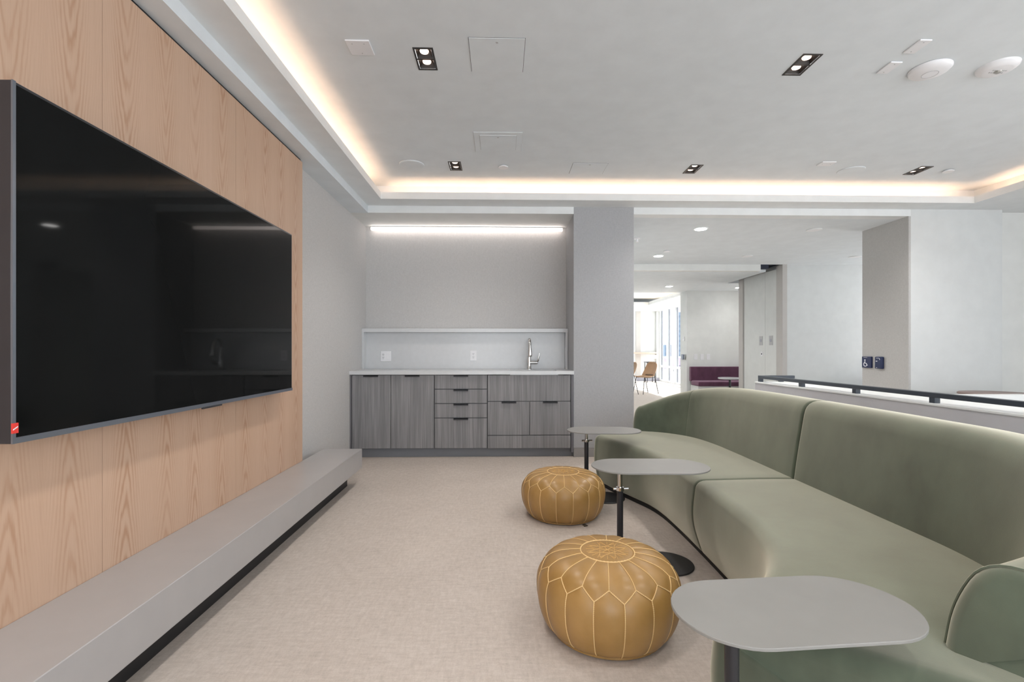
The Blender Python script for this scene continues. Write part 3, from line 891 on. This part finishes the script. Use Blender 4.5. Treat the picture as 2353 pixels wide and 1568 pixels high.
B(4.228, 4.25, 11.03, 11.09, 1.36, 1.46).make('housing', 'white_plastic', o, bevel=0.004)
B(4.226, 4.229, 11.05, 11.07, 1.42, 1.44).make('display', 'grey_plastic', o)

# ---- back room furniture
bq = thing('banquette', (4.95, 10.7, 0), 'plum upholstered banquette against the far wall', 'banquette')
B(4.30, 6.4, 10.78, 10.895, 0.44, 0.775).make('backrest', 'plum_velvet', bq, bevel=0.02, seg=3)
B(4.30, 6.4, 10.35, 10.80, 0.36, 0.465).make('seat', 'plum_velvet', bq, bevel=0.03, seg=3)
B(4.32, 6.4, 10.42, 10.85, 0.0, 0.36).make('plinth', 'wall_soft_white', bq)
rt = thing('pedestal_table', (4.93, 10.15, 0), 'small round white pedestal table in front of the plum banquette', 'table')
G().lathe([(0.0, 0), (0.23, 0), (0.237, 0.008), (0.237, 0.026), (0.23, 0.034), (0, 0.034)], (4.86, 10.1, 0.535), 40).make('top', 'quartz', rt, smooth=True)
G().cyl((4.86, 10.1, 0.02), 0.022, 0.515, 16).make('stem', 'black_metal', rt, smooth=True)
G().lathe([(0.0, 0), (0.17, 0), (0.17, 0.012), (0.03, 0.022), (0, 0.022)], (4.86, 10.1, 0), 32).make('foot', 'black_metal', rt, smooth=True)
b2 = thing('plum_settee', (6.1, 7.4, 0), 'plum settee back just showing past the taupe return wall', 'settee')
B(6.05, 7.2, 7.62, 7.76, 0.40, 0.66).make('backrest', 'plum_velvet', b2, bevel=0.02, seg=3)
B(6.05, 7.2, 7.15, 7.64, 0.28, 0.42).make('seat', 'plum_velvet', b2, bevel=0.02, seg=3)
B(6.1, 7.15, 7.22, 7.70, 0.0, 0.28).make('plinth', 'wall_soft_white', b2)
dt = thing('dining_table', (4.95, 4.72, 0), 'round brown table top showing just above the low white partition', 'table')
G().lathe([(0.0, 0), (0.29, 0), (0.30, 0.008), (0.30, 0.020), (0.29, 0.026), (0, 0.026)], (4.93, 4.66, 0.70), 48).make('top', 'round_table_brown', dt, smooth=True)
G().cyl((4.93, 4.66, 0.02), 0.03, 0.68, 16).make('stem', 'black_metal', dt, smooth=True)
G().lathe([(0.0, 0), (0.22, 0), (0.22, 0.012), (0.03, 0.022), (0, 0.022)], (4.93, 4.66, 0), 32).make('foot', 'black_metal', dt, smooth=True)

# shell chairs
def shell_chair(loc, label, mat, rot):
    o = thing('shell_chair', (0, 0, 0), label, 'chair')
    def fn(u, v):                       # v: 0 seat front .. 1 back top ; u across
        s = (u - 0.5) * 2
        if v < 0.5:
            t = v / 0.5
            y = 0.24 - 0.40 * t; z = 0.455 - 0.025 * math.sin(t * PI) + 0.05 * max(0, t - 0.75) * 4 * 0.25
            w = 0.215 + 0.02 * t
            z += 0.035 * abs(s) ** 2.5 * (0.3 + t)
        else:
            t = (v - 0.5) / 0.5
            y = -0.16 - 0.11 * math.sin(t * PI / 2) ; z = 0.465 + 0.37 * t
            w = 0.235 - 0.06 * t ** 3
            y += 0.10 * abs(s) ** 2 * (1 - t * 0.5)
            if t > 0.8: w *= math.sqrt(max(0.05, 1 - ((t - 0.8) / 0.2) ** 2 * 0.75))
        return (s * w, y, z)
    G().grid(fn, 14, 28).make('shell', mat, o, smooth=True, solid=0.016, angle=80)
    for sx in (-1, 1):
        G().tube([(sx * 0.17, 0.17, 0.44), (sx * 0.19, 0.21, 0.22), (sx * 0.205, 0.24, 0.0)], 0.0095, 8).make('leg', 'black_metal', o, smooth=True)
        G().tube([(sx * 0.205, -0.13, 0.50), (sx * 0.205, -0.19, 0.25), (sx * 0.21, -0.25, 0.0)], 0.0095, 8).make('leg', 'black_metal', o, smooth=True)
    G().tube([(-0.205, -0.13, 0.50), (0.205, -0.13, 0.50)], 0.008, 8).make('cross_bar', 'black_metal', o, smooth=True)
    G().tube([(-0.17, 0.17, 0.43), (-0.205, -0.15, 0.43)], 0.008, 8).make('side_bar', 'black_metal', o, smooth=True)
    G().tube([(0.17, 0.17, 0.43), (0.205, -0.15, 0.43)], 0.008, 8).make('side_bar', 'black_metal', o, smooth=True)
    o.location = loc; o.rotation_euler = (0, 0, rot)
    return o
shell_chair((3.82, 12.62, 0), 'tan leather shell chair on thin dark legs in the sunny far room', 'tan_shell', math.radians(112))
shell_chair((3.28, 12.55, 0), 'second tan shell chair half hidden by the column edge', 'tan_shell', math.radians(100))
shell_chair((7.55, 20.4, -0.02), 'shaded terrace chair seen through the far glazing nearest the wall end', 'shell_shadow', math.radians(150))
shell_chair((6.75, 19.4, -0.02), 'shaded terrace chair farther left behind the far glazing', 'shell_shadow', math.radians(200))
ft = thing('counter_stool', (5.3, 17.0, 0), 'dark framed stool at the far window counter', 'stool')
B(5.14, 5.48, 16.85, 17.2, 0.70, 0.74).make('seat', 'black_metal', ft, bevel=0.01)
for sx in (5.17, 5.45):
    for sy in (16.88, 17.17):
        B(sx - 0.012, sx + 0.012, sy - 0.012, sy + 0.012, 0, 0.70).make('leg', 'black_metal', ft)
B(5.14, 5.48, 16.85, 16.87, 0.85, 0.98).make('backrest', 'wall_soft_white', ft)

# hazy towers outside
def tower(x0, x1, y, z1, label):
    o = thing('city_tower', ((x0 + x1) / 2, y, -60), label, 'building', 'hazy towers outside')
    B(x0, x1, y, y + (x1 - x0), -60, z1).make('block', 'tower_haze', o)
    k = 0
    z = z1 - 2
    while z > -20 and k < 12:
        B(x0 + 0.6, x1 - 0.6, y - 0.1, y, z - 1.4, z).make('window_band', 'tower_window', o)
        z -= 3; k += 1
tower(103.0, 107.2, 300, 4.5, 'short hazy blue tower through the far glazing')
tower(106.0, 109.4, 330, 9.0, 'middle hazy blue tower through the far glazing')
tower(107.6, 110.6, 292, 24.5, 'tall hazy blue tower nearest the wall end')

# ---- sofa ---------------------------------------------------------
CYS = 2.62
def catmull(pts, t):
    n = len(pts) - 1
    t = max(0.0, min(0.999999, t)) * n
    i = int(t); f = t - i
    p0 = pts[max(i - 1, 0)]; p1 = pts[i]; p2 = pts[i + 1]; p3 = pts[min(i + 2, n)]
    out = []
    for a, b, c, d in zip(p0, p1, p2, p3):
        out.append(0.5 * (2 * b + (c - a) * f + (2 * a - 5 * b + 4 * c - d) * f * f + (3 * b - a - 3 * c + d) * f ** 3))
    return out
# rows: front x,y  junction x,y  outer x,y  back height   (far end -> near end)
RAW = [
    (0.80, 4.00, 1.17, 4.18, 1.36, 4.44, 0.655),
    (0.87, 3.78, 1.38, 4.10, 1.62, 4.32, 0.760),
    (0.95, 3.58, 1.54, 3.90, 1.83, 4.08, 0.835),
    (1.02, 3.38, 1.60, 3.62, 1.91, 3.70, 0.872),
    (1.05, 3.12, 1.61, 3.22, 1.93, 3.24, 0.882),
    (1.055, 2.62, 1.605, 2.62, 1.93, 2.62, 0.882),
    (1.04, 2.12, 1.60, 2.02, 1.92, 2.00, 0.880),
    (1.00, 1.86, 1.59, 1.62, 1.90, 1.54, 0.870),
    (0.92, 1.66, 1.51, 1.36, 1.80, 1.17, 0.820),
    (0.78, 1.48, 1.32, 1.20, 1.56, 0.94, 0.730),
    (0.60, 1.33, 1.05, 1.14, 1.25, 0.82, 0.668)]
def srow(t):
    r = catmull(RAW, t)
    return Vector((r[0], r[1])), Vector((r[2], r[3])), Vector((r[4], r[5])), r[6]
SEAT_H = 0.432
def loft(secs, rnd, mat, name, par):
    """secs: list of closed point rings (same count); rnd: rounding of the two ends"""
    rings = []
    def cap(ring, nxt, r, steps=6):
        c = sum(ring, Vector((0, 0, 0))) / len(ring)
        c2 = sum(nxt, Vector((0, 0, 0))) / len(nxt)
        d = (c - c2); d.z = 0; d.normalize()
        out = []
        for k in range(1, steps + 1):
            a = PI / 2 * k / steps
            ins = r * (1 - math.cos(a))
            rr = []
            m = len(ring)
            for i, p in enumerate(ring):
                e = (ring[(i + 1) % m] - ring[i - 1])
                if e.length < 1e-6: e = Vector((0, 0, 1))
                nrm = e.cross(d).normalized()
                if nrm.dot(c - p) < 0: nrm = -nrm
                rr.append(p + nrm * ins + d * (r * math.sin(a)))
            out.append(rr)
        return out
    first = cap(secs[0], secs[1], rnd[0]); last = cap(secs[-1], secs[-2], rnd[1])
    rings = list(reversed(first)) + secs + last
    m = len(secs[0]); vs = []; fs = []
    for r in rings: vs += r
    for i in range(len(rings) - 1):
        for k in range(m):
            l = (k + 1) % m
            fs.append((i * m + k, i * m + l, (i + 1) * m + l, (i + 1) * m + k))
    for ri, rev in ((0, False), (len(rings) - 1, True)):
        c = sum(rings[ri], Vector((0, 0, 0))) / m
        ci = len(vs); vs.append(c)
        for k in range(m):
            l = (k + 1) % m
            fs.append((ri * m + l, ri * m + k, ci) if not rev else (ri * m + k, ri * m + l, ci))
    return G().add(vs, fs).make(name, mat, par, smooth=True, angle=75)
def rounded(poly, radii, n=6):
    """2D polygon with rounded corners -> point list"""
    out = []
    m = len(poly)
    for i, (p, r) in enumerate(zip(poly, radii)):
        p = Vector(p); a = (Vector(poly[i - 1]) - p); b = (Vector(poly[(i + 1) % m]) - p)
        r = min(r, a.length * 0.48, b.length * 0.48)
        a = p + a.normalized() * r; b = p + b.normalized() * r
        for k in range(n + 1):
            t = k / n
            q = a * (1 - t) ** 2 + p * 2 * t * (1 - t) + b * t * t
            out.append(q)
    return out
def seat_ring(t):
    F, J, O, h = srow(t)
    L = (O - F).length
    prof = rounded([(0.05, 0.035), (-0.012, 0.22), (0.012, SEAT_H + 0.004), (L * 0.55, SEAT_H + 0.014), (L - 0.02, SEAT_H), (L - 0.03, 0.035)],
                   [0.02, 0.12, 0.055, 0.25, 0.05, 0.03])
    d = (O - F).normalized()
    return [Vector((*(F + d * p.x), p.y)) for p in prof]
def back_ring(t, lo=0.0):
    F, J, O, h = srow(t)
    L = (O - J).length
    d = (O - J).normalized()
    prof = rounded([(0.0, SEAT_H - 0.03), (0.02, SEAT_H + 0.12), (0.075, h - 0.004), (L - 0.02, h - 0.02), (L, 0.42), (L - 0.02, SEAT_H - 0.03)],
                   [0.015, 0.12, 0.085, 0.10, 0.1, 0.02])
    return [Vector((*(J + d * p.x), p.y)) for p in prof]
def lin(a, b, n): return [a + (b - a) * i / n for i in range(n + 1)]
sofa = thing('curved_sofa', (1.45, 2.62, 0), 'large curved green velvet sofa with a wrapped back', 'sofa')
tm = 0.5
loft([seat_ring(t) for t in lin(0.0, tm - 0.004, 40)], (0.05, 0.030), 'sofa_velvet', 'seat', sofa)
loft([seat_ring(t) for t in lin(tm + 0.004, 1.0, 40)], (0.030, 0.05), 'sofa_velvet', 'seat', sofa)
loft([back_ring(t) for t in lin(0.012, 0.183, 18)], (0.035, 0.006), 'sofa_velvet', 'backrest', sofa)
loft([back_ring(t) for t in lin(0.1865, tm - 0.0035, 30)], (0.006, 0.022), 'sofa_velvet', 'backrest', sofa)
loft([back_ring(t) for t in lin(tm + 0.0035, 0.982, 46)], (0.022, 0.035), 'sofa_velvet', 'backrest', sofa)
# plinth
pv = []
outl = [srow(t) for t in lin(0.01, 0.99, 40)]
poly = [tuple(r[0] + (r[2] - r[0]).normalized() * 0.07) for r in outl] + [tuple(r[2] - (r[2] - r[0]).normalized() * 0.07) for r in reversed(outl)]
G().prism(poly, 0.0, 0.037).make('plinth', 'sofa_plinth', sofa)
# piping on the near arm end
er = back_ring(0.982)
F0, J0, O0, h0 = srow(0.982)
F1, J1, O1, h1 = srow(0.97)
dd = ((J0 + O0) - (J1 + O1)); dd = Vector((dd.x, dd.y, 0)).normalized() * 0.012
G().tube([p + dd for p in er[4:-7]], 0.0035, 6).make('piping', 'sofa_velvet', sofa, smooth=True)
sr = [seat_ring(1.0)[i] for i in range(len(seat_ring(1.0)))]

# ---- side tables ------------------------------------------------
def stadium(cx, cy, L, Wd, rot, n=20):
    r = Wd / 2; h = L / 2 - r
    pts = []
    for k in range(n + 1):
        a = -PI / 2 + PI * k / n
        pts.append((h + r * math.cos(a), r * math.sin(a)))
    for k in range(n + 1):
        a = PI / 2 + PI * k / n
        pts.append((-h + r * math.cos(a), r * math.sin(a)))
    c, s = math.cos(rot), math.sin(rot)
    return [(cx + x * c - y * s, cy + x * s + y * c) for x, y in pts]
def side_table(cx, cy, rot, label, L=0.60, Wd=0.325, z=0.53, post=-0.155, baseoff=0.02, collar=0.40, baseL=0.52):
    c, s = math.cos(rot), math.sin(rot)
    px, py = cx + post * c, cy + post * s
    o = thing('side_table', (cx, cy, 0), label, 'table', 'pill shaped side tables by the sofa')
    G().prism(stadium(cx, cy, L, Wd, rot), z - 0.008, z).make('top', 'table_top', o, bevel=0.0015, seg=1)
    B(px - 0.07, px + 0.07, py - 0.05, py + 0.05, z - 0.014, z - 0.008).make('mount_plate', 'post_black', o)
    G().cyl((px, py, 0.02), 0.0165, collar - 0.02, 24).make('lower_post', 'post_black', o, smooth=True)
    G().cyl((px, py, collar), 0.0125, z - 0.014 - collar, 24).make('upper_post', 'chrome', o, smooth=True)
    cl = G().cyl((px, py, collar - 0.004), 0.021, 0.018, 24).make('collar', 'chrome', o, smooth=True)
    G().tube([(px + 0.018, py, collar + 0.005), (px + 0.045, py, collar + 0.006)], 0.006, 8).make('clamp_lever', 'chrome', cl, smooth=True)
    G().tube([(px - 0.018, py, collar + 0.005), (px - 0.036, py, collar + 0.005)], 0.007, 8).make('clamp_screw', 'chrome', cl, smooth=True)
    bx, by = cx + baseoff * c, cy + baseoff * s
    G().prism(stadium(bx, by, baseL, 0.29, rot), 0.0, 0.009).make('base', 'post_black', o, bevel=0.002, seg=1)
side_table(0.705, 1.145, math.radians(4), 'grey pill shaped side table nearest the camera', L=0.585, Wd=0.30, collar=0.50, baseL=0.46, baseoff=-0.09)
side_table(0.800, 2.565, math.radians(-2), 'grey pill shaped side table standing behind the front pouf', L=0.625, Wd=0.335, post=-0.16, baseoff=-0.03)
side_table(0.800, 3.72, math.radians(-4), 'dark looking pill shaped side table farthest back near the column', L=0.57, Wd=0.32, post=-0.135, collar=0.44, baseoff=-0.05, baseL=0.42)

# ---- poufs --------------------------------------------------------
def pouf(cx, cy, R, H, rot, label, squash=1.0, cord=False):
    o = thing('leather_pouf', (cx, cy, 0), label, 'pouf', 'tan stitched leather poufs')
    NP = 16
    r0 = R * 0.385                        # medallion radius
    prof = [(r0, H * 0.985), (R * 0.55, H * 0.968), (R * 0.75, H * 0.925), (R * 0.90, H * 0.83), (R * 0.985, H * 0.68), (R * 1.0, H * 0.50),
            (R * 0.965, H * 0.30), (R * 0.88, H * 0.12), (R * 0.80, H * 0.045)]
    def P(s):
        return catmull([list(p) for p in prof], s)
    def surf(s, a, off=0.0):
        r, h = P(s)
        e = 0.004
        ra, ha = P(min(1, s + e)); rb, hb = P(max(0, s - e))
        tr, tz = ra - rb, ha - hb
        l = math.hypot(tr, tz) or 1
        nr, nz = -tz / l, tr / l              # outward
        if nr < 0 and nz < 0: nr, nz = -nr, -nz
        r += nr * off; h += nz * off
        return (cx + r * math.cos(a), cy + r * math.sin(a), h)
    s_up, s_lo = 0.355, 0.455
    da = 2 * PI / NP
    puff = R * 0.030
    for k in range(NP):
        a0 = rot + k * da
        def petal(u, v, a0=a0):
            sb = s_up + (s_lo - s_up) * (1 - abs(2 * u - 1))
            s = sb * v
            off = puff * 0.55 * math.sin(PI * u) ** 0.7 * (math.sin(PI * min(1, v * 1.0)) ** 0.6 if 0 < v < 1 else 0)
            return surf(s, a0 + u * da, off)
        G().grid(petal, 8, 10).make('petal_panel', 'tan_leather', o, smooth=True, angle=180)
        def side(u, v, a0=a0):
            st = s_lo - (s_lo - s_up) * (1 - abs(2 * u - 1))
            s = st + (1 - st) * v
            off = puff * math.sin(PI * u) ** 0.7 * (math.sin(PI * v) ** 0.5 if 0 < v < 1 else 0)
            return surf(s, a0 + (u - 0.5) * da, off)
        G().grid(side, 10, 16).make('side_panel', 'tan_leather', o, smooth=True, angle=180)
        # stitched seams as beaded cords
        def cord_(pts, step, name, r=0.0026):
            P_ = [Vector(p) for p in pts]
            out = []; rad = []
            tot = sum((b - a).length for a, b in zip(P_[:-1], P_[1:]))
            nb = max(4, int(tot / step)) * 2
            acc = [0]
            for a, b in zip(P_[:-1], P_[1:]): acc.append(acc[-1] + (b - a).length)
            for i in range(nb + 1):
                d = tot * i / nb
                j = max(q for q in range(len(acc) - 1) if acc[q] <= d + 1e-9)
                f = (d - acc[j]) / max(1e-9, acc[j + 1] - acc[j])
                out.append(P_[j].lerp(P_[j + 1], min(1, f))); rad.append(r if i % 2 else r * 0.45)
            G().tube(out, r, 6, radii=rad).make(name, 'stitch_thread', o, smooth=True, angle=180)
        o1 = 0.0012
        cord_([surf(s_up * i / 10, a0, o1) for i in range(11)], 0.0062, 'petal_seam', 0.0022)
        cord_([surf(s_lo + (1 - s_lo) * i / 20, a0 + da / 2, o1) for i in range(21)], 0.0068, 'side_seam', 0.0026)
        cord_([surf(s_up + (s_lo - s_up) * i / 6, a0 + da / 2 * i / 6, o1) for i in range(7)] , 0.0064, 'zigzag_seam', 0.0026)
        cord_([surf(s_lo + (s_up - s_lo) * i / 6, a0 + da / 2 + da / 2 * i / 6, o1) for i in range(7)], 0.0064, 'zigzag_seam', 0.0026)
    md = G().lathe([(0.0, H * 0.93), (r0 * 0.98, H * 0.955), (r0 * 1.005, H * 0.984), (r0 * 0.9, H * 0.990), (r0 * 0.5, H * 0.996), (0.0005, H * 0.998)], (cx, cy, 0), 48).make('medallion', 'tan_leather', o, smooth=True, angle=180)
    ring = [(cx + r0 * math.cos(a), cy + r0 * math.sin(a), H * 0.986) for a in [2 * PI * i / 96 for i in range(96)]]
    G().tube(ring, 0.0028, 6, closed=True, radii=[0.0034 if i % 2 else 0.0022 for i in range(96)]).make('ring_stitch', 'stitch_thread', md, smooth=True, angle=180)
    g = G()
    zt = H * 0.9985
    for k in range(8):
        a = rot + k * PI / 4
        b = a + 3 * PI / 4
        ra = r0 * 0.72
        g.tube([(cx + ra * math.cos(a), cy + ra * math.sin(a), H * 0.9935), (cx + ra * 0.38 * math.cos((a + b) / 2), cy + ra * 0.38 * math.sin((a + b) / 2), zt), (cx + ra * math.cos(b), cy + ra * math.sin(b), H * 0.9935)], 0.0013, 5)
        for da_ in (-0.16, 0, 0.16):
            aa = a + PI / 8 + da_
            g.tube([(cx + r0 * 0.48 * math.cos(aa), cy + r0 * 0.48 * math.sin(aa), zt), (cx + r0 * 0.80 * math.cos(aa + da_), cy + r0 * 0.80 * math.sin(aa + da_), H * 0.993)], 0.0011, 5)
    for k in range(6):
        a = rot + k * PI / 3
        g.tube([(cx, cy, zt + 0.0005), (cx + r0 * 0.25 * math.cos(a), cy + r0 * 0.25 * math.sin(a), zt)], 0.0018, 5)
    g.make('embroidery', 'embroidery_thread', md)
    rb, hb_ = P(1.0)
    G().lathe([(0.0, 0.0), (rb * 0.93, 0.0), (rb + 0.004, hb_ * 0.45), (rb + 0.003, hb_), (rb * 0.9, hb_ + 0.008)], (cx, cy, 0), 48).make('base_panel', 'tan_leather', o, smooth=True, angle=60)
    if cord:
        G().tube([(cx + 0.10, cy - R * 0.80, 0.004), (cx + 0.115, cy - R * 0.84, 0.012), (cx + 0.13, cy - R * 0.83, 0.004), (cx + 0.105, cy - R * 0.87, 0.004)], 0.004, 6).make('lace_end', 'cord_dark', o, smooth=True)
pouf(0.443, 1.995, 0.287, 0.318, math.radians(-90) + 0.20, 'tan leather pouf in front, nearest the camera')
pouf(0.436, 3.365, 0.285, 0.304, math.radians(-90) + 0.30, 'tan leather pouf farther back with a lace end on the floor', cord=True)
